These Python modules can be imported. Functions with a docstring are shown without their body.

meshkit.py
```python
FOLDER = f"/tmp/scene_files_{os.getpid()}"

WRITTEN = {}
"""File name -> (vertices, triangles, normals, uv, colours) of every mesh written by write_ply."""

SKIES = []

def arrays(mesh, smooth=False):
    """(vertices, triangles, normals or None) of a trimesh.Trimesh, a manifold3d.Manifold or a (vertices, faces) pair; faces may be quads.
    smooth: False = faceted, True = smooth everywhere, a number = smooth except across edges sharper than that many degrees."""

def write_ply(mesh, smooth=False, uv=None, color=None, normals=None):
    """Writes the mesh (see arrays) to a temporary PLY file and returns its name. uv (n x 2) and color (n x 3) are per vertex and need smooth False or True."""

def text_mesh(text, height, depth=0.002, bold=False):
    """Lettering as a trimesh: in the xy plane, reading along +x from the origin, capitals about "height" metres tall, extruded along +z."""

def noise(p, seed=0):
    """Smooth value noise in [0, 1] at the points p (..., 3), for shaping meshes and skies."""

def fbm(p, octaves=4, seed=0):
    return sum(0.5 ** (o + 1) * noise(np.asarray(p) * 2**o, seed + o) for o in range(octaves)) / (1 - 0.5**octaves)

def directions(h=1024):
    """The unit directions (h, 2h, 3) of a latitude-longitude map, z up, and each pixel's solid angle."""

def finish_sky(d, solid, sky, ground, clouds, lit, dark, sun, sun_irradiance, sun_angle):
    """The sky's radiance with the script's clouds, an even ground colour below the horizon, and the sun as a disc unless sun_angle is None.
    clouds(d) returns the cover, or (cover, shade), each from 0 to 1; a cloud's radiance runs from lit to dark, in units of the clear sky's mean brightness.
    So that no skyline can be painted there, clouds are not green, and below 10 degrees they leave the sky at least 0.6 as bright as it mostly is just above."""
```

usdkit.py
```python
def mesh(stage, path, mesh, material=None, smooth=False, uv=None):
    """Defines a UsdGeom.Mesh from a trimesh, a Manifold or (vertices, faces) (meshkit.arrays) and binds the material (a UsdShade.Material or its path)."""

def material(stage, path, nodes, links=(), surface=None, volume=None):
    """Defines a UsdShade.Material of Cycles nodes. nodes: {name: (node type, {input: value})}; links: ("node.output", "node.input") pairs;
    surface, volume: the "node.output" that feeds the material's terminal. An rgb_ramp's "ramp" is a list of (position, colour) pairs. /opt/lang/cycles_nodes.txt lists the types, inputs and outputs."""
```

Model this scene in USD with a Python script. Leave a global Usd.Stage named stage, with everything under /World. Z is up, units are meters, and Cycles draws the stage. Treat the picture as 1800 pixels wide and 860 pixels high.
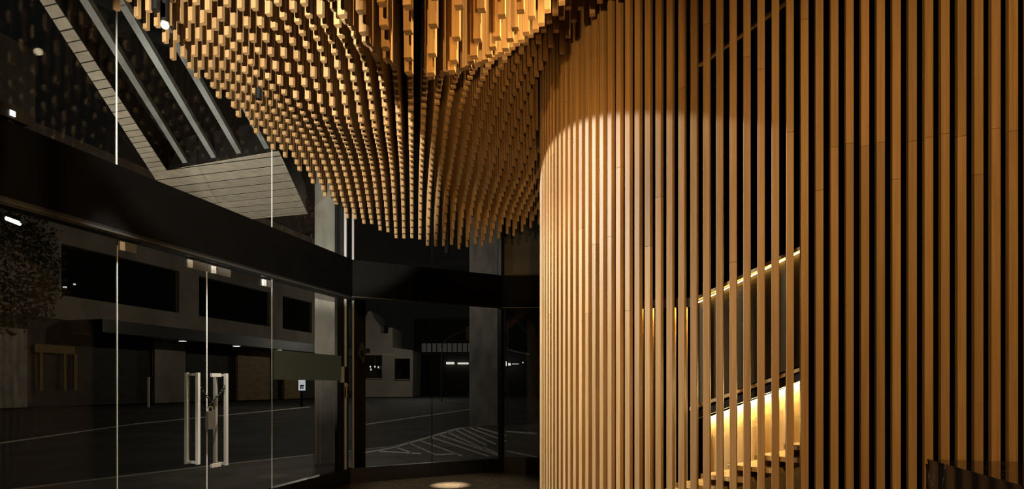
import math, random
import numpy as np, trimesh, usdkit, meshkit
from scipy.interpolate import RBFInterpolator
from pxr import Usd, UsdGeom, UsdLux, UsdShade, Sdf, Gf, Vt

random.seed(7); rng = np.random.default_rng(7)
stage = Usd.Stage.CreateInMemory()
UsdGeom.SetStageUpAxis(stage, UsdGeom.Tokens.z); UsdGeom.SetStageMetersPerUnit(stage, 1.0)
UsdGeom.Xform.Define(stage, '/World'); UsdGeom.Scope.Define(stage, '/World/Looks')
V = np.array

# ------------------------------------------------------------------ camera, sky, light, exposure
EYE = 1.48
cam = UsdGeom.Camera.Define(stage, '/World/camera')
cam.AddTranslateOp().Set(Gf.Vec3d(0, 0, EYE)); cam.AddRotateXOp().Set(90.0)
cam.CreateHorizontalApertureAttr(36.0); cam.CreateVerticalApertureAttr(36.0 * 860 / 1800)
cam.CreateFocalLengthAttr(20.0); cam.CreateVerticalApertureOffsetAttr(5.0)
cam.CreateClippingRangeAttr(Gf.Vec2f(0.05, 600)); cam.CreateExposureAttr(0.0)

dome = UsdLux.DomeLight.Define(stage, '/World/night_sky')
dome.CreateIntensityAttr(1.0); dome.CreateColorAttr(Gf.Vec3f(0.0011, 0.0011, 0.0010))

def spot(name, pos, target, watt, cone, soft, color, radius=0.03):
    """A lamp: a small sphere light with a cone. watt is scaled so that 1 lights a white card at 1 m to about 1."""
    L = UsdLux.SphereLight.Define(stage, '/World/' + name)
    L.CreateRadiusAttr(radius); L.CreateNormalizeAttr(True)
    L.CreateIntensityAttr(watt); L.CreateColorAttr(Gf.Vec3f(*color))
    if cone:
        S = UsdLux.ShapingAPI.Apply(L.GetPrim())
        S.CreateShapingConeAngleAttr(cone); S.CreateShapingConeSoftnessAttr(soft)
    p, t = V(pos, float), V(target, float)
    z = p - t; z /= np.linalg.norm(z)
    x = np.cross([0, 1, 0.01], z); x /= np.linalg.norm(x); y = np.cross(z, x)
    m = Gf.Matrix4d(*x, 0, *y, 0, *z, 0, *p, 1)
    L.AddTransformOp().Set(m)
    return L

WARM = (1.0, 0.80, 0.56); AMBER = (1.0, 0.60, 0.22); NEUTRAL = (1.0, 0.95, 0.86)
SPOTS = dict(
    drum_wash_light=dict(pos=(-2.80, 4.72, 4.38), target=(-0.85, 4.57, 2.09), watt=310, cone=35.4, soft=0.06, color=(1.0, 1.0, 0.97), radius=0.02),
    drum_low_light=dict(pos=(-2.70, 5.05, 4.30), target=(0.75, 4.35, 0.4), watt=350, cone=28, soft=0.8, color=(1.0, 1.0, 0.96), radius=0.02),
    peg_wash_light=dict(pos=(-0.55, -3.6, 1.7), target=(-2.42, 6.0, 4.05), watt=2950, cone=9.2, soft=0.25, color=(1.0, 0.95, 0.84)),
    bulge_light=dict(pos=(-0.5, 0.2, 2.7), target=(-0.1, 3.0, 3.4), watt=98, cone=17, soft=0.6, color=AMBER),
    peg_side_light=dict(pos=(0.95, 2.9, 3.55), target=(0.15, 3.35, 3.35), watt=78, cone=42, soft=0.5, color=(1.0, 0.68, 0.32)),
    wall_wash_light=dict(pos=(0.3, -0.6, 3.6), target=(2.9, 3.0, 1.6), watt=138, cone=45, soft=0.8, color=AMBER),
    floor_downlight=dict(pos=(-0.95, 8.35, 3.40), target=(-0.93, 8.55, 0), watt=3000, cone=5.5, soft=1.0, color=WARM, radius=0.02),
    floor_wide_light=dict(pos=(-1.0, 8.2, 3.45), target=(-0.9, 8.3, 0), watt=110, cone=26, soft=0.7, color=WARM, radius=0.02),
    canopy_downlight=dict(pos=(-3.30, 9.75, 4.74), target=(-3.55, 10.6, 0.6), watt=26, cone=38, soft=0.7, color=(1.0, 0.93, 0.82)),
    door_downlight=dict(pos=(-2.45, 5.5, 4.22), target=(-3.08, 6.0, 0.9), watt=260, cone=17, soft=0.5, color=(1.0, 0.96, 0.88)),
    entry_downlight=dict(pos=(-2.85, 4.55, 4.45), target=(-3.42, 5.06, 1.2), watt=220, cone=14, soft=0.5, color=(1.0, 0.96, 0.88)),
    canopy_uplight=dict(pos=(-6.8, 6.0, 0.5), target=(-4.6, 8.4, 4.8), watt=225, cone=52, soft=0.6, color=(1.0, 0.90, 0.74)),
    street_light_glow=dict(pos=(-6.0, 18.0, 6.0), target=(-3.5, 11.0, 0), watt=75, cone=0, soft=0, color=(1.0, 0.93, 0.82)),
    far_corner_glow=dict(pos=(-12.0, 74.0, 8.0), target=(-18, 90, 5), watt=420, cone=0, soft=0, color=(1.0, 0.92, 0.78)),
    low_amber_light=dict(pos=(0.2, -0.3, 1.7), target=(-0.15, 6.0, 3.62), watt=140, cone=13, soft=0.8, color=(1.0, 0.55, 0.17)),
    far_street_glow=dict(pos=(-16.0, 44.0, 9.0), target=(-30, 50, 5), watt=340, cone=0, soft=0, color=(1.0, 0.84, 0.62)),
)
for k, a in SPOTS.items():
    spot(k, **a)

# ------------------------------------------------------------------ materials
def mat(name, nodes, links, surface='p.BSDF'):
    return usdkit.material(stage, '/World/Looks/' + name, nodes, links, surface=surface)

def plain(name, col, rough=0.5, metal=0.0, spec=0.5, noise=None, amount=0.25, bump=0.0):
    nodes = {'p': ('principled_bsdf', dict(base_color=col, roughness=rough, metallic=metal, specular_ior_level=spec))}
    links = []
    if noise:
        nodes |= {'g': ('geometry', {}), 'm': ('mapping', dict(scale=noise)), 'n': ('noise_texture', dict(scale=1.0, detail=4.0)),
                  'r': ('rgb_ramp', dict(ramp=[(0.3, tuple(c * (1 - amount) for c in col)), (0.7, tuple(min(1, c * (1 + amount)) for c in col))]))}
        links += [('g.position', 'm.vector'), ('m.vector', 'n.vector'), ('n.fac', 'r.fac'), ('r.color', 'p.base_color')]
        if bump:
            nodes['b'] = ('bump', dict(strength=bump, distance=0.01)); links += [('n.fac', 'b.height'), ('b.normal', 'p.normal')]
    return mat(name, nodes, links)

def wood(name, dark, light, rough=0.5, scale=(55, 55, 1.6), island=False, lo=0.78, hi=1.12):
    nodes = {'g': ('geometry', {}), 'o': ('object_info', {}), 'm': ('mapping', dict(scale=scale)),
             'n': ('noise_texture', dict(scale=1.0, detail=5.0, roughness=0.6, distortion=0.4)),
             'r': ('rgb_ramp', dict(ramp=[(0.25, dark), (0.75, light)])),
             'v': ('map_range', dict(from_min=0.0, from_max=1.0, to_min=lo, to_max=hi)),
             'x': ('mix_color', dict(blend_type='multiply', fac=1.0)),
             'c': ('combine_color', {}), 'p': ('principled_bsdf', dict(roughness=rough, specular_ior_level=0.35))}
    links = [('g.position', 'm.vector'), ('m.vector', 'n.vector'), ('n.fac', 'r.fac'),
             ('g.random_per_island' if island else 'o.random', 'v.value'),
             ('v.result', 'c.r'), ('v.result', 'c.g'), ('v.result', 'c.b'),
             ('r.color', 'x.a'), ('c.color', 'x.b'), ('x.result', 'p.base_color')]
    return mat(name, nodes, links)

M = {}
W_D, W_L = (0.33, 0.182, 0.066), (0.50, 0.312, 0.138)
M['wood'] = wood('timber', W_D, W_L)
M['wood_stuff'] = wood('timber_far', W_D, W_L, island=True)
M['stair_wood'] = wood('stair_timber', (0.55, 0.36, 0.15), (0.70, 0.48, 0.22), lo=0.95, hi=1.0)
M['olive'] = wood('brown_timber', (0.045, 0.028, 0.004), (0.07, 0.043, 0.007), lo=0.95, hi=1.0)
M['black'] = plain('black_steel', (0.008, 0.0075, 0.007), 0.45)
M['beam'] = plain('black_cladding', (0.0022, 0.002, 0.0018), 0.6, spec=0.08, noise=(3, 3, 3), amount=0.2)
M['lip'] = plain('dark_aluminium', (0.05, 0.045, 0.04), 0.4, metal=0.3)
M['ceiling'] = plain('black_ceiling', (0.006, 0.005, 0.005), 0.9)
M['backing'] = plain('black_backing', (0.0012, 0.001, 0.001), 1.0, spec=0.0)
M['wallpaint'] = plain('dark_plaster', (0.03, 0.026, 0.022), 0.8, noise=(2, 2, 2))
M['panel'] = plain('dark_panel', (0.035, 0.035, 0.034), 0.5, noise=(1, 1, 3), amount=0.3)
M['steel'] = plain('brushed_steel', (0.74, 0.71, 0.64), 0.42, metal=0.35)
M['satin'] = plain('satin_plate', (0.13, 0.12, 0.105), 0.5, metal=0.2)
M['edge'] = plain('polished_glass_edge', (0.86, 0.86, 0.83), 0.25)
M['frost'] = plain('frosted_film', (0.11, 0.155, 0.165), 0.8, spec=0.1)
M['poststeel'] = plain('grey_post_steel', (0.42, 0.41, 0.39), 0.4, metal=0.35)
M['lockmetal'] = plain('dull_lock_metal', (0.22, 0.20, 0.16), 0.35, metal=0.6)
M['brass'] = plain('worn_brass', (0.65, 0.55, 0.36), 0.3, metal=1.0)
M['chain'] = plain('dark_chain', (0.10, 0.10, 0.10), 0.3, metal=1.0)
M['concrete'] = plain('grey_concrete', (0.30, 0.275, 0.24), 0.85, noise=(3, 3, 1.2), amount=0.3, bump=0.2)
M['concrete_far'] = plain('dark_concrete', (0.20, 0.175, 0.14), 0.9, noise=(0.5, 0.5, 0.3), amount=0.25)
M['render'] = plain('pale_render', (0.34, 0.31, 0.26), 0.9, noise=(0.2, 0.2, 0.2), amount=0.2)
M['asphalt'] = plain('asphalt', (0.03, 0.03, 0.03), 0.85, spec=0.15, noise=(0.5, 0.5, 0.5), amount=0.4)
M['paving'] = plain('paving', (0.10, 0.09, 0.075), 0.8, spec=0.2, noise=(1.2, 1.2, 1.2), amount=0.35)
M['kerb'] = plain('kerb_stone', (0.32, 0.30, 0.26), 0.8, noise=(3, 3, 3))
M['paint'] = plain('road_paint', (0.55, 0.53, 0.48), 0.7, noise=(6, 6, 6), amount=0.4)
M['plank'] = wood('weathered_plank', (0.38, 0.335, 0.27), (0.56, 0.50, 0.41), rough=0.7, scale=(6, 6, 6), lo=0.82, hi=1.1)
M['mast'] = plain('dark_mast', (0.07, 0.07, 0.07), 0.6)
M['fin'] = plain('grey_fin', (0.34, 0.36, 0.36), 0.5, noise=(2, 2, 2))
M['darkglass'] = plain('dark_window', (0.006, 0.006, 0.006), 0.06)
M['bark'] = plain('bark', (0.10, 0.075, 0.05), 0.9, noise=(8, 8, 2))
M['shutter'] = plain('brown_shutter', (0.20, 0.12, 0.05), 0.7, noise=(1, 1, 4))
M['yellow'] = plain('yellow_frame', (0.16, 0.10, 0.02), 0.7)
M['post'] = plain('cream_post', (0.45, 0.38, 0.26), 0.7)

def emit(name, col, strength):
    return mat(name, {'e': ('emission', dict(color=col, strength=strength))}, [], 'e.emission')
M['led_dim'] = emit('dim_led', (1.0, 0.62, 0.20), 170.0)
M['led'] = emit('warm_led', (1.0, 0.66, 0.22), 16.0)
M['led_bright'] = emit('bright_led', (1.0, 0.74, 0.30), 170.0)
M['lamp'] = emit('lamp_lens', (1.0, 0.80, 0.50), 14.0)
M['cool'] = emit('cool_lamp', (1.0, 0.98, 0.92), 2.5)
M['shoplight'] = emit('shop_light', (1.0, 0.97, 0.88), 0.8)
M['signwhite'] = emit('sign_face', (0.85, 0.88, 0.95), 0.6)
M['signblue'] = plain('sign_blue', (0.02, 0.03, 0.12), 0.5)
M['litwin'] = emit('lit_window', (1.0, 0.95, 0.85), 0.03)

def pane_glass(name, k):
    return mat(name, {'g': ('geometry', {}), 'i': ('map_range', dict(from_min=0.0, from_max=1.0, to_min=1.5, to_max=1 / 1.5)), 'f': ('fresnel', {}),
                                  't': ('transparent_bsdf', dict(color=(0.93, 0.94, 0.93))), 'r': ('glossy_bsdf', dict(color=(k, k, k), roughness=0.0)), 'x': ('mix_closure', {})},
                 [('g.backfacing', 'i.value'), ('i.result', 'f.IOR'), ('f.fac', 'x.fac'), ('t.BSDF', 'x.closure1'), ('r.BSDF', 'x.closure2')], 'x.closure')
M['glass'] = pane_glass('coated_glass', 0.16)
M['clear_glass'] = pane_glass('upper_glass', 0.36)

def marble(name, base, vein, rough, scale, width=0.02, spec=0.6):
    return mat(name, {'g': ('geometry', {}), 'm': ('mapping', dict(scale=(scale,) * 3)), 'n': ('noise_texture', dict(scale=1.0, detail=6.0, distortion=1.5)),
                      'r': ('rgb_ramp', dict(ramp=[(0.0, base), (0.5 - width, base), (0.5, vein), (0.5 + width, base), (1.0, base)])),
                      'p': ('principled_bsdf', dict(roughness=rough, specular_ior_level=spec))},
               [('g.position', 'm.vector'), ('m.vector', 'n.vector'), ('n.fac', 'r.fac'), ('r.color', 'p.base_color')])
M['floor'] = marble('polished_floor', (0.045, 0.036, 0.027), (0.10, 0.08, 0.055), 0.22, 2.0)
M['counter'] = marble('black_marble', (0.004, 0.003, 0.0025), (0.06, 0.04, 0.02), 0.07, 1.6, 0.005, spec=0.4)
M['leaf'] = mat('leaf', {'d': ('diffuse_bsdf', dict(color=(0.10, 0.095, 0.03))), 't': ('translucent_bsdf', dict(color=(0.08, 0.08, 0.02))), 'x': ('mix_closure', dict(fac=0.3))},
                [('d.BSDF', 'x.closure1'), ('t.BSDF', 'x.closure2')], 'x.closure')

# ------------------------------------------------------------------ mesh helpers
class MB:
    def __init__(s): s.v, s.f, s.n = [], [], 0
    def add(s, v, f):
        s.v.append(V(v, float)); s.f.append(V(f, int) + s.n); s.n += len(v); return s
    def tm(s, m): return s.add(m.vertices, m.faces)
    def mesh(s): return np.vstack(s.v), np.vstack(s.f)
    def prism(s, poly, z0, z1):
        """A vertical prism over a convex polygon (counter-clockwise)."""
        p = V(poly, float); n = len(p); z0 = np.broadcast_to(z0, n); z1 = np.broadcast_to(z1, n)
        v = np.vstack([np.c_[p, z0], np.c_[p, z1]])
        f = [(i, (i + 1) % n, n + (i + 1) % n) for i in range(n)] + [(i, n + (i + 1) % n, n + i) for i in range(n)]
        f += [(0, i + 1, i) for i in range(1, n - 1)] + [(n, n + i, n + i + 1) for i in range(1, n - 1)]
        return s.add(v, f)
    def bar(s, c, ax, w, d, z0, z1, ch=0.0):
        """A vertical bar: plan centre c, plan unit axis ax along its width w, depth d, chamfered corners."""
        ax = V(ax, float); ay = V([-ax[1], ax[0]]); w, d = w / 2, d / 2
        q = [(-w, -d), (w, -d), (w, d), (-w, d)] if not ch else [(-w + ch, -d), (w - ch, -d), (w, -d + ch), (w, d - ch), (w - ch, d), (-w + ch, d), (-w, d - ch), (-w, -d + ch)]
        return s.prism([V(c) + a * ax + b * ay for a, b in q], z0, z1)
    def wall(s, a, b, t, z0, z1):
        """A wall slab from plan point a to b; t = (left, right) thickness to each side of the line; z may be pairs (at a, at b)."""
        a, b = V(a, float), V(b, float); u = (b - a) / np.linalg.norm(b - a); n = V([-u[1], u[0]])
        z0 = (z0, z0) if np.ndim(z0) == 0 else z0; z1 = (z1, z1) if np.ndim(z1) == 0 else z1
        return s.prism([a - n * t[1], b - n * t[1], b + n * t[0], a + n * t[0]], [z0[0], z0[1], z0[1], z0[0]], [z1[0], z1[1], z1[1], z1[0]])
    def box(s, lo, hi):
        return s.prism([(lo[0], lo[1]), (hi[0], lo[1]), (hi[0], hi[1]), (lo[0], hi[1])], lo[2], hi[2])
    def tube(s, pts, r, n=8, closed=False):
        p = V(pts, float); k = len(p); R = np.broadcast_to(r, k); v = []
        for i in range(k):
            t = (p[(i + 1) % k] - p[i - 1]) if closed else p[min(i + 1, k - 1)] - p[max(i - 1, 0)]
            t = t / np.linalg.norm(t); a = np.cross(t, [0, 0, 1] if abs(t[2]) < 0.9 else [1, 0, 0]); a /= np.linalg.norm(a); b = np.cross(t, a)
            v += [p[i] + R[i] * (math.cos(q) * a + math.sin(q) * b) for q in np.arange(n) * 2 * math.pi / n]
        f = []
        for i in range(k if closed else k - 1):
            for j in range(n):
                A, B, C, D = i * n + j, i * n + (j + 1) % n, ((i + 1) % k) * n + (j + 1) % n, ((i + 1) % k) * n + j
                f += [(A, B, C), (A, C, D)]
        if not closed:
            f += [(0, j + 1, j) for j in range(1, n - 1)] + [((k - 1) * n, (k - 1) * n + j, (k - 1) * n + j + 1) for j in range(1, n - 1)]
        return s.add(v, f)

used, base = {}, {}
def numbered(parent, name):
    k = used.get((parent, name), -1) + 1; used[(parent, name)] = k
    return name if k == 0 else f'{name}_{k:03d}'
def keys(prim, **kw):
    for k, v in kw.items():
        if v: prim.SetCustomDataByKey(k, v)
    return prim
def thing(name, label, cat, loc=(0, 0, 0), group=None, kind=None):
    path = '/World/' + numbered('/World', name)
    x = UsdGeom.Xform.Define(stage, path); x.AddTranslateOp().Set(Gf.Vec3d(*map(float, loc)))
    base[path] = V(loc, float)
    return keys(x.GetPrim(), label=label, category=cat, group=group, kind=kind)
def part(parent, name, mb, material, label=None, kind=None, smooth=False):
    pp = str(parent.GetPath()); path = pp + '/' + numbered(pp, name)
    off = base.get(pp, V([0, 0, 0.])); base[path] = off
    v, f = mb.mesh() if isinstance(mb, MB) else (V(mb.vertices), V(mb.faces))
    m = usdkit.mesh(stage, path, (v - off, f), M[material], smooth=smooth)
    return keys(m.GetPrim(), label=label, kind=kind)
def single(name, mb, material, label, cat, group=None, kind=None, smooth=False):
    path = '/World/' + numbered('/World', name)
    v, f = mb.mesh() if isinstance(mb, MB) else (V(mb.vertices), V(mb.faces))
    m = usdkit.mesh(stage, path, (v, f), M[material], smooth=smooth)
    base[path] = V([0, 0, 0.])
    return keys(m.GetPrim(), label=label, category=cat, group=group, kind=kind)
def struct(name, mb, material, label=None):
    return single(name, mb, material, label, None, kind='structure')
def structx(name, label=None):
    return thing(name, label, None, kind='structure')
def cyl(c, r, z0, z1, n=16):
    a = np.arange(n) * 2 * math.pi / n
    return MB().prism(np.c_[c[0] + r * np.cos(a), c[1] + r * np.sin(a)], z0, z1)

# survey of the place: a direction read in the photograph and a distance give a point
def at(px, py, d): return V([(px - 900) / 1000 * d, d, EYE + (680 - py) / 1000 * d])
def ground(px, py): d = 1000 * EYE / (py - 680); return V([(px - 900) / 1000 * d, d])

# ------------------------------------------------------------------ plan of the lobby
C0 = V([-2.51, 8.74])                                   # corner where the door front meets the far front
tA = V([0.2643, 0.9645]); nA = V([0.9645, -0.2643])     # door front: towards the corner; into the room
B1 = V([-0.20, 10.0]); tB = (B1 - C0) / np.linalg.norm(B1 - C0); nB = V([tB[1], -tB[0]])
B2 = V([3.6, 9.95])
def onA(px):                                            # point of the door front in a given direction
    d = (C0[0] - 0.274 * C0[1]) / ((px - 900) / 1000 - 0.274); return V([(px - 900) / 1000 * d, d])
ZB, ZT, ZC, SILL = 2.86, 3.42, 5.45, 0.23
A_near = C0 - tA * 13.0

# drum of slats: an arc that runs into a straight wall
S, D0, X0, PHI, S0, R = 0.08, 3.397, 1.7524, 0.27206, 29.314, 2.035
tW = V([math.cos(PHI), -math.sin(PHI)]); nW = V([math.sin(PHI), math.cos(PHI)])
CD = V([X0, D0]) + R * nW
def drum(i):
    """Plan point of slat i, its direction along the screen and the outward normal."""
    s = (i - S0) * S
    if s >= 0: return V([X0, D0]) + s * tW, tW, -nW
    a = s / R; t = math.cos(a) * tW + math.sin(a) * nW
    return CD + R * (math.sin(a) * tW - math.cos(a) * nW), t, math.sin(a) * tW - math.cos(a) * nW

# ------------------------------------------------------------------ setting: ground, floor, ceiling, walls
struct('road', MB().box((-90, -12, -0.3), (60, 190, -0.12)), 'asphalt', 'dark asphalt road outside the glass')
kerbline = [V(p) for p in [(-9.5, 4.5), (-5.66, 10.6), (-4.38, 12.3), (-2.85, 14.2), (-2.35, 16.9), (-1.9, 20.2)]] + [V((-0.2, 23.5)), V((6.0, 25.0))]
from shapely.geometry import Polygon
pv = trimesh.creation.extrude_polygon(Polygon([tuple(k) for k in kerbline] + [(9.0, 25.0), (9.0, 4.0), (-9.5, 4.0)]), 0.108)
pv.apply_translation((0, 0, -0.12))
struct('pavement', pv, 'paving', 'worn paving in front of the glazed entrance')
kb = MB()
for a, b in zip(kerbline[:-1], kerbline[1:]):
    kb.wall(a, b, (0.16, 0.0), -0.12, -0.008)
struct('kerb', kb, 'kerb', 'pale stone kerb at the pavement edge')

inner = [A_near, V([6.5, A_near[1]]), V([6.5, 9.95]), B1, C0]
def slab(z0, z1):
    m = trimesh.creation.extrude_polygon(Polygon([tuple(k) for k in inner]), z1 - z0); m.apply_translation((0, 0, z0)); return m
fl = slab(-0.10, 0.0)
struct('floor', fl, 'floor', 'dark polished stone floor of the lobby')
cl = slab(ZC, ZC + 0.2)
struct('ceiling', cl, 'ceiling', 'flat black ceiling slab above the hanging pegs')
bw = MB().wall(V([X0, D0]) + 0.10 * nW + 0.02 * tW, V([X0, D0]) + 0.10 * nW + 4.9 * tW, (0.12, 0), 0, ZC)
struct('wall_right', bw, 'backing', 'black wall behind the straight run of slats')
struct('wall_back', MB().wall((1.05, 6.55), (3.9, 6.0), (0.1, 0), 0, ZC), 'backing', 'dark wall inside the slatted drum')
struct('wall_rear', MB().wall(A_near, (6.5, A_near[1]), (0.0, 0.15), 0, ZC), 'wallpaint', 'dark wall at the rear of the lobby')

# ------------------------------------------------------------------ glazing
GT = 0.012
def pane(parent, a, b, z0, z1, label=None, m='glass'):
    return part(parent, 'glass_pane', MB().wall(a, b, (GT / 2, GT / 2), z0, z1), m, label)
def strip(parent, p, n, z0, z1, w=0.008, d=0.010):
    t = V([-n[1], n[0]])
    return part(parent, 'glass_edge', MB().bar(V(p), t, w, d, z0, z1), 'edge', 'bright polished glass edge')

s0, s1, s2, s3 = onA(205), onA(363), onA(478), onA(601)
w1 = structx('window_1', 'tall glazing of the entrance front to the left')
pane(w1, A_near, s0, 0.01, 2.80, 'fixed glass beside the double door')
pane(w1, s2, s3, SILL, 2.80, 'fixed glass between the door and the corner')
for a, b in ((A_near, s0), (s0, s2), (s2, C0)):
    pane(w1, a, b, ZT, ZC, m='clear_glass')
for p in (s0, s2): strip(w1, p, nA, ZT, ZC)
strip(w1, s2, nA, 0.02, 2.80)
part(w1, 'frosted_band', MB().wall(s2 + tA * 0.01 + nA * 0.012, onA(598) + nA * 0.012, (0, 0.006), 1.57, 1.94), 'frost', 'grey frosted band across the glass')
part(w1, 'head_rail', MB().wall(A_near + nA * 0.03, C0 + nA * 0.03, (0.06, 0.06), 2.80, ZB), 'black')
part(w1, 'rail_lip', MB().wall(A_near + nA * 0.10, C0 + nA * 0.10, (0.012, 0.0), 2.815, 2.835), 'lip')
part(w1, 'corner_post', cyl(C0 - tA * 0.14 + nA * 0.03, 0.024, SILL, ZC, 12), 'poststeel', 'round steel post at the corner', smooth=50)
part(w1, 'corner_channel', MB().wall(C0 - tA * 0.30, C0, (0.05, -0.005), SILL, ZC), 'black')

w2 = structx('window_2', 'angled glazing at the far end of the lobby')
mid = C0 + (B1 - C0) * 0.515
pane(w2, C0, mid, SILL, 2.83, 'left pane of the far front'); pane(w2, mid, B1, SILL, 2.83, 'right pane of the far front')
pane(w2, C0, mid, ZT, ZC, m='clear_glass'); pane(w2, mid, B1, ZT, ZC, m='clear_glass')
part(w2, 'glass_joint', MB().bar(mid, tB, 0.008, 0.018, SILL, 2.83), 'black')
part(w2, 'glass_joint', MB().bar(mid, tB, 0.008, 0.018, ZT, ZC), 'lip')
part(w2, 'corner_post', cyl(C0 + tB * 0.06 + nB * 0.03, 0.018, SILL, ZC, 12), 'poststeel', 'thin steel post at the corner')
part(w2, 'corner_channel', MB().wall(C0 + tB * 0.09, C0 + tB * 0.26, (0.05, 0.0), SILL, 2.83), 'backing')
part(w2, 'rail_lip', MB().wall(C0 + nB * 0.10, B1 + nB * 0.10, (0.012, 0.0), 2.845, 2.86), 'lip')
part(w2, 'mullion', MB().bar(B1 + nB * 0.02, tB, 0.06, 0.12, 0, ZC), 'black')

w3 = structx('window_3', 'glazing behind the slatted drum')
uC = (B2 - B1) / np.linalg.norm(B2 - B1)
pane(w3, B1, B2, SILL, 2.83); part(w3, 'dark_panel', MB().wall(B1, B2, (0.02, 0.02), ZT, ZC), 'panel', 'smooth dark grey panel above the beam')
part(w3, 'rail_lip', MB().wall(B1 + (0, -0.1), B2 + (0, -0.1), (0.012, 0.0), 2.845, 2.86), 'lip')

struct('trim_1', MB().wall(A_near, C0, (0.06, 0.09), ZB, ZT), 'beam', 'black transom beam above the double door')
struct('trim_2', MB().wall(C0, B1, (0.06, 0.09), ZB, ZT), 'beam', 'black transom beam across the far front')
struct('trim_3', MB().wall(B1, B2, (0.06, 0.09), ZB, ZT), 'beam', 'black transom beam behind the drum')
struct('baseboard_left', MB().wall(s2, C0, (0.05, 0.05), 0, SILL), 'black', 'black kick plinth below the fixed glass by the door')
struct('baseboard_back', MB().wall(C0, B1, (0.05, 0.06), 0, SILL), 'black', 'black kick plinth below the far front')
struct('baseboard_right', MB().wall(B1, B2, (0.05, 0.06), 0, SILL), 'black', 'black kick plinth behind the drum')

# glass double door
def rod(mb, a, b, w):
    a, b = V(a, float), V(b, float); u = b - a; L = np.linalg.norm(u); u /= L
    x = np.cross(u, [0, 0, 1.]) if abs(u[2]) < 0.9 else np.r_[nA, 0]; x /= np.linalg.norm(x); y = np.cross(u, x)
    c = [(-1, -1), (1, -1), (1, 1), (-1, 1)]
    v = [p + w / 2 * (i * x + j * y) for p in (a, b) for i, j in c]
    return mb.add(v, [(0, 2, 1), (0, 3, 2), (4, 5, 6), (4, 6, 7)] + [q for i in range(4) for q in ((i, (i + 1) % 4, 4 + (i + 1) % 4), (i, 4 + (i + 1) % 4, 4 + i))])
def p3(p, z): return V([p[0], p[1], z])
def door(n, a, b, hp, label, hz0, hz1):
    d = structx(f'door_{n}', label)
    pane(d, a + tA * 0.006, b - tA * 0.006, 0.012, 2.80)
    strip(d, a + tA * 0.004, nA, 0.012, 2.74)
    h = part(d, 'pull_handle', rod(rod(MB(), p3(hp + nA * 0.0, hz1 - 0.02) - np.r_[nA * 0.07, 0], p3(hp, hz1 - 0.02) + np.r_[nA * 0.07, 0], 0.025), p3(hp, hz0 + 0.02) - np.r_[nA * 0.07, 0], p3(hp, hz0 + 0.02) + np.r_[nA * 0.07, 0], 0.025), 'steel', 'long square steel pull handle')
    for s_ in (1, -1):
        part(h, 'bar', rod(MB(), p3(hp + nA * 0.07 * s_, hz0), p3(hp + nA * 0.07 * s_, hz1), 0.032), 'steel')
    return d, h
dl, hl = door(1, s0, s1, onA(338), 'left leaf of the frameless glass double door', 0.68, 1.625)
dr, hr = door(2, s1, s2, onA(388), 'right leaf of the frameless glass double door', 0.62, 1.625)
for z in (1.605, 0.635):
    part(hr, 'bracket', MB().wall(s1 + tA * 0.02 + nA * 0.04, onA(382) + nA * 0.04, (0.012, 0.012), z - 0.02, z + 0.02), 'steel', 'bright flat steel bracket')
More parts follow.
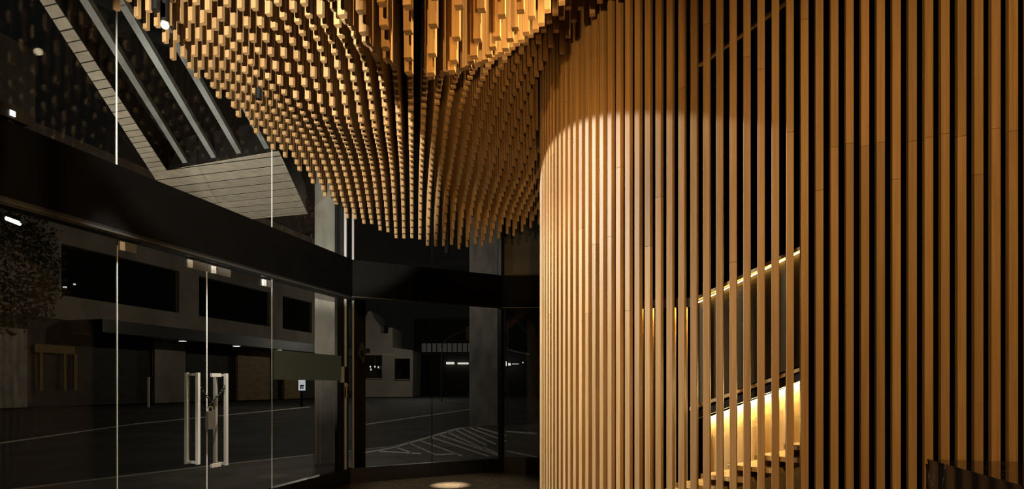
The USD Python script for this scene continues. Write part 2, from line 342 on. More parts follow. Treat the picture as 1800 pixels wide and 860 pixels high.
for d, a, b, cap in ((dl, s0, onA(238), s0), (dl, onA(327), s1, onA(327)), (dr, s1, onA(404), onA(369)), (dr, onA(459), s2 - tA * 0.02, onA(459))):
    f = part(d, 'patch_fitting', MB().wall(a + tA * 0.015, b, (0.014, 0.014), 2.705, 2.785), 'satin', 'satin metal patch at the top of the leaf')
    part(f, 'cap', MB().wall(cap + tA * 0.005 + nA * 0.02, cap + tA * 0.055 + nA * 0.02, (0.012, 0.012), 2.70, 2.775), 'edge')

# padlocks and chains
def padlock(name, c, u, z, w, h, label, material):
    """Plan centre c, plan width axis u, body bottom z."""
    t = thing(name, label, 'padlock', (c[0], c[1], z))
    u = V(u); n = V([-u[1], u[0]])
    part(t, 'body', MB().bar(c, u, w, w * 0.5, z, z + h, ch=0.004), material)
    pts = [p3(c + u * (w * 0.30 * math.cos(a)), z + h + 0.02 + w * 0.30 * math.sin(a)) for a in np.linspace(0, math.pi, 9)]
    part(t, 'shackle', MB().tube([p3(c + u * w * 0.30, z + h - 0.005)] + pts + [p3(c - u * w * 0.30, z + h - 0.005)], 0.005, 6), 'steel', smooth=60)
    return t
def chain(label, pts, link=0.03, r=0.0045, group=None):
    p = V(pts, float); seg = np.r_[0, np.cumsum(np.linalg.norm(np.diff(p, axis=0), axis=1))]
    t = thing('chain', label, 'chain', tuple(p[0]), group)
    n = int(seg[-1] / (link * 0.72))
    for i in range(n):
        s_ = (i + 0.5) * seg[-1] / n
        c = V([np.interp(s_, seg, p[:, k]) for k in range(3)]); e = V([np.interp(min(s_ + 0.01, seg[-1]), seg, p[:, k]) for k in range(3)]) - V([np.interp(max(s_ - 0.01, 0), seg, p[:, k]) for k in range(3)])
        e /= np.linalg.norm(e); a = np.cross(e, [0.3, 0.9, 0.2]); a /= np.linalg.norm(a); b = np.cross(e, a)
        if i % 2: a = b
        loop = [c + e * link / 2 * math.cos(q) * 1.0 + a * link * 0.30 * math.sin(q) for q in np.arange(10) * 2 * math.pi / 10]
        part(t, 'link', MB().tube(loop, r, 5, closed=True), 'chain', smooth=60)
    return t
pc = s1 + nA * 0.05
padlock('padlock', pc, tA, 1.03, 0.10, 0.19, 'steel padlock hanging between the long door pulls', 'lockmetal')
ha, hb = onA(338) + nA * 0.07, onA(388) + nA * 0.07
chain('dark chain looped round the two long door pulls', [p3(ha, 1.50), p3(s1 - tA * 0.04 + nA * 0.08, 1.34), p3(s1 - tA * 0.02 + nA * 0.06, 1.29), p3(s1 + tA * 0.03 + nA * 0.08, 1.34), p3(hb, 1.50)])
lk = thing('lock_box', 'black lock case with a bright edge at the end of the frosted band', 'lock', p3(onA(602), 1.56))
part(lk, 'case', MB().wall(onA(599) + nA * 0.03, onA(606) + nA * 0.03, (0.03, 0.03), 1.54, 1.78), 'black')
part(lk, 'edge_plate', MB().wall(onA(598) + nA * 0.03, onA(599) + nA * 0.03, (0.032, 0.032), 1.54, 1.78), 'steel', 'bright steel edge plate')
padlock('padlock', onA(604.5) + nA * 0.05, tA, 1.31, 0.075, 0.17, 'brass padlock below the lock case at the corner post', 'brass')
hk = C0 + tB * 0.18 + nB * 0.09
hz = [p3(hk, 2.17)]
for k in range(4):
    w = 0.05 - 0.006 * k
    hz += [p3(hk + tB * w, 2.02 - 0.02 * k), p3(hk + tB * 0.3 * w + nB * 0.02, 1.86 + 0.02 * k), p3(hk - tB * w, 2.0 - 0.015 * k), p3(hk - tB * 0.2 * w, 2.14 - 0.01 * k)]
chain('shiny dark chain bundled on the black channel right of the corner posts', hz, 0.034, 0.005)

# ------------------------------------------------------------------ the slatted drum and wall
SW, SD = 0.0425, 0.037
scr = thing('slat_screen', 'curved screen of upright pale timber slats running into a straight slatted wall', 'slat screen', (CD[0], CD[1], 0))
for i in range(-22, 62):
    p, t, n = drum(i)
    c = p + t * SW / 2 - n * SD / 2
    zj = (2.895 if i % 5 else 2.66) + 0.012 * ((i * 7) % 3 - 1) if i >= 30 else 2.0 + 2.8 * rng.random()
    for z0, z1 in ((0.0, zj - 0.001), (zj + 0.001, ZC)):
        part(scr, 'slat', MB().bar(c, t, SW, SD, z0, z1, ch=0.0022), 'wood')
for k, z in enumerate((0.05, 2.895, 5.1)):
    m = MB()
    for i in np.arange(-22, 29.3, 1.0):
        (p, t, n), (q, _, _) = drum(i), drum(i + 1)
        m.wall(p - n * (SD + 0.002), q - n * (SD + 0.002), (0.016, 0), z - 0.02, z + 0.02)
    if k != 1: part(scr, 'support_rail', m, 'black', 'black curved rail behind the slats')

# ------------------------------------------------------------------ ceiling of hanging timber pegs
P, PW, ALPHA = 0.12, 0.040, math.radians(8.5)
pa = V([math.cos(ALPHA), -math.sin(ALPHA)])                # width axis of a peg
def q_r(r, x): return 1000 * P * (r - 0.21) / (x - 727)    # distance of the peg of row r seen at x
samples = []                                               # (x px, y px of the peg's lower edge, distance)
def row(r, pts, x0, y0, k, dy):
    for x, y in pts: samples.append((x0 + x / k, y0 + y / k + dy, q_r(r, x0 + x / k)))
row(-5, [(708, 110), (738, 170), (768, 235), (792, 305), (812, 390), (828, 480), (852, 575), (875, 680), (888, 770)], 400, 0, 4.3, 8)
row(-6, [(586, 35), (620, 105), (645, 185), (673, 265), (703, 355), (732, 450), (748, 550), (770, 660), (790, 770)], 400, 0, 4.3, 8)
row(-7, [(497, 48), (535, 140), (567, 230), (596, 325), (625, 430), (647, 540), (677, 645), (700, 750)], 400, 0, 4.3, 9)
row(-8, [(385, 15), (420, 100), (458, 195), (492, 300), (522, 410), (556, 520), (586, 630), (612, 735)], 400, 0, 4.3, 9)
row(-9, [(310, 75), (352, 180), (395, 290), (425, 395), (455, 505), (487, 610), (517, 710)], 400, 0, 4.3, 9)
row(-10, [(212, 65), (254, 175), (290, 278), (328, 385), (362, 490), (390, 590)], 400, 0, 4.3, 8)
row(-11, [(105, 60), (148, 170), (190, 275), (237, 372), (268, 470), (310, 570)], 400, 0, 4.3, 8)
row(-12, [(50, 170), (92, 268), (135, 365)], 400, 0, 4.3, 8)
for r, x, y in ((-9, 593, 360), (-10, 572, 344), (-11, 551.6, 324), (-12, 529, 303), (-13, 504, 280), (-14, 477, 253), (-15, 447.7, 225), (-16, 416, 196)):
    samples.append((x, y + 3, q_r(r, x)))
for x, y, d in ((381, 166, 5.98), (343, 132, 5.7), (302, 98, 5.4), (274, 64, 5.25), (239, 45, 5.1), (202, 24, 4.9),
                (725, 180, 5.13), (726, 226, 5.66), (726, 282, 6.6), (725, 343, 7.55), (724, 418, 8.6),
                (593, 361, 8.25), (611, 379, 8.35), (640, 388, 8.45), (668, 398, 8.5), (695, 412, 8.55), (752, 428, 8.6), (794, 430, 8.55), (828, 425, 8.5), (880, 404, 8.4), (910, 388, 8.35), (939, 379, 8.3),
                (749, 180, 5.13), (796, 180, 5.2), (835, 180, 5.33), (882, 180, 5.4), (941, 185, 5.49),
                (640, 343, 7.7), (770, 343, 7.6), (860, 330, 7.2), (925, 300, 6.8),
                # the bulge hanging in front
                (636, 42, 2.95), (646, 70, 3.07), (679, 53, 2.83), (685, 93, 3.0), (690, 112, 3.15), (717, 55, 2.77), (720, 103, 2.93), (723, 130, 3.08),
                (763, 36, 2.7), (758, 90, 2.87), (756, 130, 3.05), (806, 58, 2.82), (801, 100, 2.98), (796, 124, 3.14), (842, 18, 2.8), (841, 64, 2.95), (837, 95, 3.1), (831, 107, 3.26),
                (884, 19, 2.9), (876, 58, 3.05), (869, 80, 3.2), (861, 95, 3.38), (917, 12, 3.0), (909, 44, 3.15), (900, 62, 3.32), (922, 66, 3.56), (958, 36, 3.6), (990, 10, 3.7),
                # rising behind it and at its sides, out of sight
                (600, 20, 3.0), (575, -10, 2.95), (1003, 30, 4.1), (1015, 105, 4.6), (990, 125, 4.85), (1050, 66, 4.45), (1095, 34, 4.15),
                # beyond the upper edge of the frame
                (420, -60, 4.2), (300, -60, 4.6), (200, -60, 4.6), (500, -110, 3.6), (560, -120, 2.7), (640, -30, 2.6), (720, -25, 2.5), (790, -40, 2.5), (860, -60, 2.6), (960, -80, 3.0), (1100, -60, 3.6), (1200, -130, 3.2),
                (300, -260, 3.6), (650, -260, 2.2), (720, -280, 2.15), (850, -280, 2.2), (1100, -260, 2.6)):
    samples.append((x, y, d))
sx = V([[(x - 900) / 1000 * d, d] for x, y, d in samples]); sz = V([EYE + (680 - y) / 1000 * d for x, y, d in samples])
surf = RBFInterpolator(sx, sz, kernel='thin_plate_spline', smoothing=0.004)
pegs = []
for k in range(-8, 42):
    for r in range(-32, 26):
        d = 2.775 + 1.39 * P * k - 0.37 * P * r
        x = d * (727 - 900) / 1000 + (r - 0.21) * P
        q = V([x, d])
        if d < 1.9 or d > 8.72 or (q - C0) @ nA < 0.11 or (q - C0) @ nB < 0.25: continue
        if np.linalg.norm(q - CD) < R + 0.05: continue
        if (q - V([X0, D0])) @ nW > -0.06 and x > 1.2: continue
        if d < 8.7 and x > 1.75: continue
        pegs.append((x, d))
pegs = V(pegs)
pz = np.clip(surf(pegs), 3.05, 5.1)
pcx = thing('peg_ceiling', 'undulating ceiling of square timber pegs hanging like stalactites', 'timber ceiling', (-1.0, 5.0, ZC))
px_, py_ = 900 + 1000 * pegs[:, 0] / pegs[:, 1], 680 - 1000 * (pz - EYE) / pegs[:, 1]
inview = (px_ > -10) & (px_ < 1120) & (py_ > 0)
order = np.lexsort((pegs[:, 1], ~inview))
far = MB()
for j, i in enumerate(order):
    if j < 300: part(pcx, 'peg', MB().bar(pegs[i], pa, PW, PW, pz[i], ZC, ch=0.0015), 'wood')
    else: far.bar(pegs[i], pa, PW, PW, pz[i], ZC)
part(pcx, 'small_peg', far, 'wood_stuff', 'many smaller looking pegs towards the glass', kind='stuff')

# lamp seen shining among the pegs near the glass
lp = V([-2.88, 4.72, 4.48])
la = thing('ceiling_lamp', 'bright lamp glowing among the pegs at the upper left', 'lamp', tuple(lp))
part(la, 'housing', cyl(lp[:2], 0.035, lp[2] + 0.02, ZC, 14), 'black', smooth=40)
part(la, 'bulb', trimesh.creation.icosphere(2, 0.03).apply_translation(lp), 'lamp', smooth=60)
for nm, lab in (('door_downlight', 'small black downlight over the double door'), ('entry_downlight', 'small black downlight near the left jamb of the double door'), ('floor_downlight', 'small black downlight over the far floor')):
    p = V(SPOTS[nm]['pos']); f = thing('spotlight', lab, 'spotlight', tuple(p))
    part(f, 'housing', cyl(p[:2], 0.03, p[2] + 0.04, p[2] + 0.14, 14), 'black', smooth=40)
    part(f, 'stem', cyl(p[:2], 0.008, p[2] + 0.14, ZC, 8), 'black', smooth=40)
# flood lamp standing on the beam at the far left
q = onA(12) + nA * 0.02
fl_ = thing('flood_lamp', 'small black flood lamp with a white lens on the beam at far left', 'lamp', p3(q, ZT))
part(fl_, 'housing', MB().wall(q - tA * 0.10 + nA * 0.03, q + tA * 0.10 + nA * 0.03, (0.05, 0.03), ZT + 0.03, ZT + 0.13), 'black')
part(fl_, 'stand', MB().wall(q - tA * 0.02, q + tA * 0.02, (0.02, 0.02), ZT, ZT + 0.04), 'black')
part(fl_, 'lens', MB().wall(q - tA * 0.035 + nA * 0.062, q - tA * 0.0 + nA * 0.062, (0.0, 0.006), ZT + 0.05, ZT + 0.09), 'cool', 'white lit lens')

# ------------------------------------------------------------------ counter at the right
ck = V([(1630 - 900) / 1000 * 3.18, 3.18]); cz = 1.075
ct = thing('counter', 'black marble counter in front of the slatted wall', 'counter', (ck[0], ck[1], 0))
u = -tA * 1.6
part(ct, 'body', MB().prism([ck + tW * 0.002, ck + u + tW * 0.002, ck + u + tW * 1.5, ck + tW * 1.5], 0.0, cz - 0.012), 'counter')
part(ct, 'top', MB().prism([ck, ck + u * 1.01, ck + u * 1.01 + tW * 1.52, ck + tW * 1.52], cz - 0.012, cz), 'counter', 'polished black marble top')

# ------------------------------------------------------------------ stair inside the drum
SL, SR = V([1.64, 5.0]), V([2.25, 4.5]); tS = (SR - SL) / np.linalg.norm(SR - SL); nS = V([tS[1], -tS[0]])
if nS @ SL > 0: nS = -nS                                    # towards the viewer
KS = 0.393
def slope(z): return (z, z + KS * 1.05)
Se = SL + tS * 1.05
def sbar(a, b, o, t, z, h): return MB().wall(a + nS * o, b + nS * o, (t / 2, t / 2), slope(z), slope(z + h))
st = thing('staircase', 'lit timber staircase seen between the slats of the drum', 'staircase', (SL[0], SL[1], 0))
a = SL + tS * 0.02
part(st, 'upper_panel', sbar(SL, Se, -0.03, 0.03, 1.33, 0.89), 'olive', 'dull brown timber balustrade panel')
part(st, 'upper_handrail', sbar(SL - tS * 0.05, Se, 0.0, 0.05, 2.225, 0.03), 'stair_wood')
part(st, 'upper_light_strip', sbar(SL, Se, 0.012, 0.012, 2.215, 0.008), 'led', 'glowing strip under the upper rail')
part(st, 'lower_handrail', sbar(SL - tS * 0.06, Se, 0.03, 0.045, 1.272, 0.028), 'stair_wood')
part(st, 'stringer', sbar(SL, Se, 0.01, 0.06, 1.20, 0.065), 'black', 'black band below the lower rail')
part(st, 'lower_panel', sbar(SL + tS * 0.05, Se, -0.03, 0.03, 0.2, 1.0), 'stair_wood', 'bright timber side panel')
part(st, 'lower_light_strip', sbar(SL + tS * 0.06, Se, 0.02, 0.012, 1.190, 0.008), 'led_bright', 'glowing strip above the side panel')
for k in range(6):
    b = SL + tS * (-0.05 + 0.2 * k); z = 0.62 + 0.09 * k
    m = MB().prism([b + nS * 0.0, b + nS * 0.55 - tS * 0.12, b + nS * 0.55 + tS * 0.24, b + tS * 0.28], z - 0.035, z)
    tr = part(st, 'tread', m, 'stair_wood')
    part(tr, 'riser', MB().prism([b + tS * 0.02, b + nS * 0.55 - tS * 0.10, b + nS * 0.55 - tS * 0.085, b + tS * 0.035], z - 0.13, z - 0.035), 'stair_wood')
nw = SL + tS * 0.12 + nS * 0.12
part(st, 'newel', cyl(nw, 0.028, 0.70, 0.98, 14), 'olive', smooth=50)
up = thing('handrail', 'dim timber handrail high behind the slats', 'handrail', at(1240, 112, 5.0))
part(up, 'rail', MB().wall(SL, Se, (0.02, 0.02), (4.29, 4.66), (4.31, 4.68)), 'stair_wood')
part(up, 'bracket', MB().wall(SL - nS * 0.6, SL, (0.012, 0.012), 4.27, 4.29), 'black')
sc2 = thing('inner_balustrade', 'inner slatted balustrade with a dark rail glowing behind the drum', 'balustrade', (1.3, 5.6, 0))
for px in (1129, 1148, 1186.5, 1207):
    p = V([(px - 900) / 1000 * 5.58, 5.58])
    part(sc2, 'slat', MB().bar(p, V([0.95, -0.31]), 0.022, 0.03, 0.0, 2.28), 'wood')
part(sc2, 'top_rail', MB().wall((1.20, 5.58), (1.95, 5.34), (0.05, 0.04), 2.28, 2.315), 'black')
part(sc2, 'rail_lip', MB().wall((1.20, 5.50), (1.95, 5.26), (0.0, 0.012), 2.23, 2.315), 'black')
part(sc2, 'light_strip', MB().wall((1.24, 5.505), (1.84, 5.313), (0.01, 0.0), 2.268, 2.278), 'led_dim', 'glowing strip behind the dark rail')

# ------------------------------------------------------------------ outside: columns, canopy
def column(name, p, u, w, d, z1, label, m='concrete'):
    t = thing(name, label, 'column', (p[0], p[1], 0))
    part(t, 'shaft', MB().bar(p, u, w, d, 0.02, z1, ch=0.01), m)
    part(t, 'base', MB().bar(p, u, w + 0.02, d + 0.02, -0.012, 0.02), m)
    return t
c1 = at(570, 680, 10.96)[:2] + V([0.02, 0.25])
column('column', c1, V([0.98, 0.2]), 0.50, 0.42, 5.9, 'grey concrete column outside, left of the steel corner posts')
c2 = at(850, 680, 21.8)[:2] + V([0, 0.4])
column('column', c2, V([1, 0]), 1.09, 0.8, 8.0, 'broad grey column outside beyond the striped paving')

lv = thing('louvre_screen', 'slim dark upright fins standing right of the broad outside column', 'louvre', (*at(878, 680, 21.9)[:2], 0))
for px in (869, 874.5, 886, 892):
    part(lv, 'fin', MB().bar(at(px, 680, 21.9)[:2], V([1.0, 0]), 0.05, 0.16, -0.012, 4.0), 'mast')
part(lv, 'tie_rail', MB().box(at(866, 590, 22.0) - (0, 0, .12), at(895, 590, 22.1)), 'black')

ZP = 4.80
def onS(px, py, z=ZP):
    d = (z - EYE) * 1000 / (680 - py); return V([(px - 900) / 1000 * d, d])
cn = thing('canopy', 'pale plank soffit of the canopy outside the glass', 'canopy', tuple(np.r_[onS(290, 300), ZP]))
pA = V([-0.9645, 0.2643])                                  # planks run away from the front
o_in, o_out, i_tip, e1, e2 = onS(96, 0), onS(70, 0), onS(293, 299), onS(490, 265), onS(541, 376)
far_out = onS(272, 313)
def clip_band(poly, s_lo, s_hi, o):
    """Part of a plan polygon between two lines across tA."""
    for sgn, lim in ((1, s_lo), (-1, -s_hi)):
        out = []
        for a, b in zip(poly, poly[1:] + poly[:1]):
            fa, fb = sgn * ((a - o) @ tA) - lim, sgn * ((b - o) @ tA) - lim
            if fa >= 0: out.append(a)
            if fa * fb < 0: out.append(a + (b - a) * fa / (fa - fb))
        poly = out
        if len(poly) < 3: return None
    return poly
ext = (onS(96, 0) - i_tip) / np.linalg.norm(onS(96, 0) - i_tip)
stripe = [i_tip, far_out, o_out + (o_out - far_out) * 0.5, o_in + (o_in - i_tip) * 0.5]
def ccw(p):
    a = sum(p[i][0] * p[(i + 1) % len(p)][1] - p[(i + 1) % len(p)][0] * p[i][1] for i in range(len(p)))
    return p if a > 0 else p[::-1]
end = [i_tip, e1, e2, e2 + pA * 3.2, far_out]
allp = [stripe, end]
ss = [(p - i_tip) @ tA for poly in allp for p in poly]
PWD = 0.30
for poly, wd in ((stripe, PWD / 2), (end, PWD)):
    for k in range(int(min(ss) / wd) - 1, int(max(ss) / wd) + 2):
        q = clip_band(ccw([V(p) for p in poly]), k * wd + 0.055 * wd, (k + 1) * wd - 0.055 * wd, i_tip)
        if q is None: continue
        part(cn, 'plank', MB().prism(ccw(q), ZP - 0.002 - 0.0008 * ((k * 5) % 3), ZP), 'plank')
for poly in allp:
    part(cn, 'deck', MB().prism(ccw([V(p) for p in poly]), ZP, ZP + 0.45), 'black', 'dark canopy deck above the planks')
for (x0, y0, x1, y1) in ((152, 0, 331, 291), (232, 30, 381, 282), (342, 128, 425, 274), (452, 225, 474, 266)):
    a, b = onS(x0, y0, ZP + 0.1), onS(x1, y1, ZP + 0.1)
    a = a + (a - b) / np.linalg.norm(a - b) * 1.2
    part(cn, 'fin', MB().wall(a, b, (0.035, 0.035), ZP + 0.06, ZP + 0.13), 'fin', 'grey steel fin across the canopy opening')

# pavement markings
mk = thing('pavement_marking', 'white striped hatching painted on the paving outside', 'pavement marking', (*ground(756, 790), 0))
for q in ([(632, 797), (696, 786)], [(696, 786), (756, 768)], [(756, 768), (812, 752)], [(666, 793), (740, 797)], [(696, 786), (724, 796)], [(717, 778), (766, 799)], [(766, 799), (800, 798)], [(738, 774), (812, 801)], [(756, 768), (860, 802)], [(772, 764), (884, 803)],
          [(786, 759), (848, 788)], [(802, 756), (856, 783)], [(812, 753), (872, 781)], [(826, 752), (890, 776)], [(838, 751), (890, 766)], [(850, 786), (878, 799)], [(890, 758), (944, 762)], [(892, 793), (944, 803)]):
    (xa, ya), (xb, yb) = q
    w = 1.1
    A = [ground(xa, ya + w), ground(xb, yb + w), ground(xb, yb - w), ground(xa, ya - w)]
    part(mk, 'stripe', MB().prism(ccw(A), -0.012, -0.006), 'paint')
for q, lab in (([(0, 772), (235, 741), (545, 713)], 'long white lane line on the road at the left'), ([(632, 743), (826, 717)], 'white lane line on the road beyond the far front')):
    m = MB()
    for (xa, ya), (xb, yb) in zip(q[:-1], q[1:]):
        A = [ground(xa, ya + .9), ground(xb, yb + .5), ground(xb, yb - .5), ground(xa, ya - .9)]
        m.prism(ccw(A), -0.121, -0.113)
    single('lane_line', m, 'paint', lab, 'road marking')

# ------------------------------------------------------------------ outside: buildings across the street
Q0 = V([-34.9, 41.1])
def onQ(px, off=0.0):
    o = Q0 + nA * off; d = (o[0] - 0.274 * o[1]) / ((px - 900) / 1000 - 0.274); return V([(px - 900) / 1000 * d, d])
bl = thing('building', 'long dark concrete building with strip windows across the street', 'building', (Q0[0], Q0[1], 0))
def seg(name, xa, xb, z0, z1, m, t=(0.4, 0.0), off=0.0, label=None): return part(bl, name, MB().wall(onQ(xa, off), onQ(xb, off), t, z0, z1), m, label)
seg('upper_wall', -420, 606, 12.4, 20.8, 'concrete_far'); seg('sill_band', -420, 606, 6.6, 8.45, 'concrete_far')
for xa, xb in ((-420, 108), (315, 350), (475, 497), (548, 606)): seg('pier', xa, xb, 8.45, 12.4, 'concrete_far')
for xa, xb in ((108, 315), (350, 475), (497, 548)): seg('window', xa, xb, 8.45, 12.4, 'darkglass', (0.5, -0.45))
seg('ground_floor', -420, 606, 0, 6.6, 'wallpaint', (0.8, -0.4))
seg('tower_wall', -420, 62, 20.8, 26, 'concrete_far')
part(bl, 'awning', MB().wall(onQ(120), onQ(604), (0.0, 3.4), 5.6, 6.6), 'black', 'dark awning over the shop fronts')
for xa, xb, m in ((-60, 48, 'concrete'), (272, 326, 'concrete_far'), (418, 474, 'shutter'), (500, 530, 'shutter')): seg('shop_pier', xa, xb, 0, 5.6, m, (0.3, 0.0), 0.2)
fr = [part(bl, 'shop_frame', MB().wall(onQ(xa, .1), onQ(xb, .1), (0.15, 0.0), z0, z1), 'yellow', 'yellow frame round a shop window') for xa, xb, z0, z1 in ((62, 132, 4.0, 4.6), (70, 76, 1.2, 4.0), (112, 117, 1.2, 4.0), (130, 136, 1.2, 4.0))]
for k, xc in enumerate((317, 412, 486)):
    a = onQ(xc - 3, 2.0); b = onQ(xc + 3, 2.0)
    part(bl, 'downlight', MB().wall(a, b, (0.0, 0.5), 5.57, 5.60), 'cool', 'small lit downlight under the awning')
for xc, yc in ((114, 505), (131, 500)):
    d_ = onQ(xc)[1] - 0.3; q = at(xc, yc, d_)
    part(bl, 'window_light', MB().box(q - (0.12 if xc < 120 else .06, 0.05, 0.05), q + (0.12 if xc < 120 else .06, 0.05, 0.05)), 'shoplight')
bp = thing('bollard', 'pale bollard on the far pavement beside the shop pier', 'bollard', (*at(260, 713, 44)[:2], 0))
part(bp, 'post', cyl(at(260, 713, 44)[:2], 0.14, -0.12, 2.1, 10), 'post'); part(bp, 'cap', cyl(at(260, 713, 44)[:2], 0.17, 2.1, 2.2, 10), 'post')

def facing(d): return lambda px, py: V([(px - 900) / 1000 * d, EYE + (680 - py) / 1000 * d])
def plate(poly, d, depth):
    """A wall outline (x, z) facing the street at distance d, with real thickness."""
    m = trimesh.creation.extrude_polygon(Polygon(poly).buffer(0), depth)
    m.vertices = m.vertices[:, [0, 2, 1]] * [1, 1, 1] + [0, d, 0]; m.invert()
    return m
g = facing(90.0)
gb = thing('building', 'pale gabled building with two dark windows across the far street', 'building', (g(660, 690)[0], 90, 0))
out = [(633, 697.8), (633, 562), (643, 557), (648, 547), (652, 547), (657, 558), (668, 573), (669, 586), (682, 586), (683, 576), (690, 576), (690, 611), (725, 616), (726, 630), (725, 697.8)]
part(gb, 'wall', plate([g(*p) for p in out], 90, 8.0), 'render')
def rect(x0, y0, x1, y1, f): return [f(x0, y1), f(x1, y1), f(x1, y0), f(x0, y0)]
for (x0, y0, x1, y1) in ((641, 625, 672, 665), (695, 631, 721, 667)):
    w = part(gb, 'window', plate(rect(x0, y0, x1, y1, g), 89.7, 0.25), 'darkglass')
    part(w, 'window_frame', plate(rect(x0 - 1, y1, x1 + 1, y1 + 1.2, g), 89.6, 0.3), 'render')
for (x, y) in ((652, 645), (660, 645), (666, 646), (653, 650)):
    part(gb, 'window_light', plate(rect(x - 1, y - 1.6, x + 1, y + 1.6, g), 89.6, 0.06), 'shoplight', 'small white light in the window')
part(gb, 'sign_board', plate(rect(637, 613, 651, 621, g), 89.5, 0.4), 'black')

h = facing(120.0)
fb = thing('building', 'low dark building with a row of pale windows behind the traffic signal', 'building', (h(800, 690)[0], 120, 0))
part(fb, 'wall', plate(rect(728, 560, 880, 693.4, h), 120, 12), 'wallpaint')
for x in np.arange(742, 868, 9): part(fb, 'window', plate(rect(x, 604, x + 7, 619, h), 119.7, 0.2), 'litwin')
for (x0, y0, x1, y1) in ((785, 637, 799, 641), (805, 638, 824, 641), (860, 636, 878, 641)): part(fb, 'shop_light', plate(rect(x0, y0, x1, y1, h), 119.0, 0.8), 'shoplight', 'white light over a shop front')
rb = thing('building', 'dark building with bright shop lights right of the black mullion', 'building', (h(950, 690)[0], 118, 0))
part(rb, 'wall', plate(rect(889, 520, 1100, 693.4, h), 121, 12), 'wallpaint')
part(rb, 'ledge', plate([h(890, 613), h(930, 622), h(930, 624), h(890, 615)], 119, 2), 'render')
for (x0, y0, x1, y1) in ((889, 636, 891, 644), (892, 639, 898, 643), (900, 640, 912, 641), (918, 637, 920, 639)): part(rb, 'shop_light', plate(rect(x0, y0, x1, y1, h), 119.0, 0.8), 'shoplight')

sg = thing('traffic_signal', 'curved mast arm with a traffic signal hanging left of the broad column', 'traffic signal', (*at(776, 690, 60)[:2], -0.12))
m = MB().tube([np.r_[at(776, 690, 60)[:2], -0.12], at(776, 640, 60), at(777, 614, 60), at(781, 602, 60), at(790, 593, 60), at(806, 586, 60), at(822, 581, 60)], 0.06, 8)
part(sg, 'mast_arm', m, 'mast', smooth=60)
part(sg, 'signal_head', MB().box(at(820, 597, 60) - (0, 0.2, 0), at(825, 575, 60) + (0, 0.2, 0)), 'shutter', 'dull yellow signal head')
for y in (579, 586, 593): part(sg, 'signal_lens', MB().box(at(821, y + 2, 59.75), at(824, y - 2, 59.78)), 'black')
sl = thing('street_lamp', 'thin curved street lamp arm right of the black mullion', 'street lamp', (*at(884, 690, 60)[:2], -0.12))
part(sl, 'pole', MB().tube([np.r_[at(884, 690, 60)[:2], -0.12], at(884, 620, 60), at(884, 560, 60), at(890, 556, 60), at(905, 562, 60), at(918, 574, 60), at(926, 586, 60)], 0.05, 8), 'mast', smooth=60)
part(sl, 'lamp_head', MB().box(at(922, 589, 59.9), at(929, 585, 60.1)), 'black')

lb = thing('sign_box', 'small white lit sign with a blue mark beyond the frosted band', 'sign', (*at(530.5, 712, 44)[:2], -0.12))
part(lb, 'face', MB().box(at(524.5, 687, 44), at(537, 667, 44.2)), 'signwhite')
part(lb, 'frame', MB().box(at(523.5, 688, 44.21), at(538, 666, 44.5)), 'black'); part(lb, 'pole', MB().box(np.r_[at(528, 690, 44.25)[:2], -0.12], at(533, 688, 44.45)), 'black')
part(lb, 'mark', MB().box(at(528, 684, 43.96), at(530, 677, 43.99)).box(at(530, 679, 43.96), at(534, 677, 43.99)).box(at(531.5, 684, 43.96), at(533.5, 679.6, 43.99)), 'signblue')

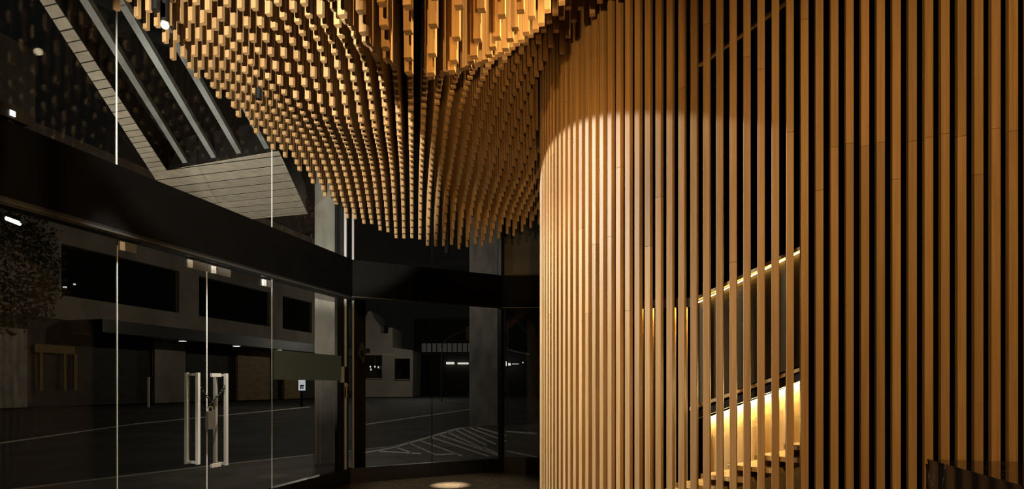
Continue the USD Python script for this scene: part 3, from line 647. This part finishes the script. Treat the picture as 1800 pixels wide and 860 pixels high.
# tree at the left
tc = at(-12, 690, 30.0)
tr = thing('tree', 'dark leafy street tree at the far left beyond the glass', 'tree', (tc[0], tc[1], -0.12))
part(tr, 'trunk', MB().tube([(tc[0], tc[1], -0.12), (tc[0] + .1, tc[1], 3), (tc[0], tc[1] + .1, 6.5), (tc[0] + .2, tc[1], 9.5)], [0.22, 0.18, 0.13, 0.05], 8), 'bark', smooth=60)
for k in range(9):
    a = k * 2.4; e = V([math.cos(a) * 1.9, math.sin(a) * 1.9, 1.6])
    s_ = V([tc[0] + 0.05, tc[1], 4.8 + 0.5 * k])
    part(tr, 'branch', MB().tube([s_, s_ + e * 0.5 + (0, 0, .2), s_ + e], [0.07, 0.045, 0.015], 6), 'bark', smooth=60)
lf = MB(); n = 3800
th, ph = rng.uniform(0, 2 * math.pi, n), np.arccos(rng.uniform(-1, 1, n)); rr = rng.uniform(0.35, 1.0, n) ** 0.5
c = V([tc[0] + 0.2, tc[1], 7.9]) + np.c_[3.0 * rr * np.sin(ph) * np.cos(th), 2.6 * rr * np.sin(ph) * np.sin(th), 3.6 * rr * np.cos(ph)] + rng.normal(0, 0.25, (n, 3))
u = rng.normal(size=(n, 3)); u /= np.linalg.norm(u, axis=1)[:, None]; w = np.cross(u, rng.normal(size=(n, 3))); w /= np.linalg.norm(w, axis=1)[:, None]
sz_ = rng.uniform(0.10, 0.19, (n, 1))
v = np.stack([c - u * sz_, c + w * sz_ * 0.45, c + u * sz_, c - w * sz_ * 0.45], 1).reshape(-1, 3)
i0 = np.arange(n)[:, None] * 4
lf.add(v, np.vstack([i0 + [0, 1, 2], i0 + [0, 2, 3]]))
part(tr, 'foliage', lf, 'leaf', kind='stuff')

# lit street lamp head glimpsed in the tree
q0, q1 = at(11, 383, 26), at(40, 392, 26)
hl_ = thing('street_lamp', 'lit street lamp head glowing through the tree at far left', 'street lamp', (at(-60, 680, 26)[0], 26, -0.12))
part(hl_, 'pole', MB().tube([(at(-60, 680, 26)[0], 26, -0.12), at(-60, 500, 26), at(-60, 365, 26), at(-30, 370, 26), q0], 0.07, 8), 'mast', smooth=60)
part(hl_, 'lamp_head', MB().tube([q0 + (0, 0, .07), q1 + (0, 0, .07)], 0.13, 8), 'mast', smooth=60)
part(hl_, 'lens', MB().tube([q0 + (0.08, -0.06, -0.04), q1 + (-0.08, -0.06, -0.04)], 0.10, 8), 'lamp', smooth=60)
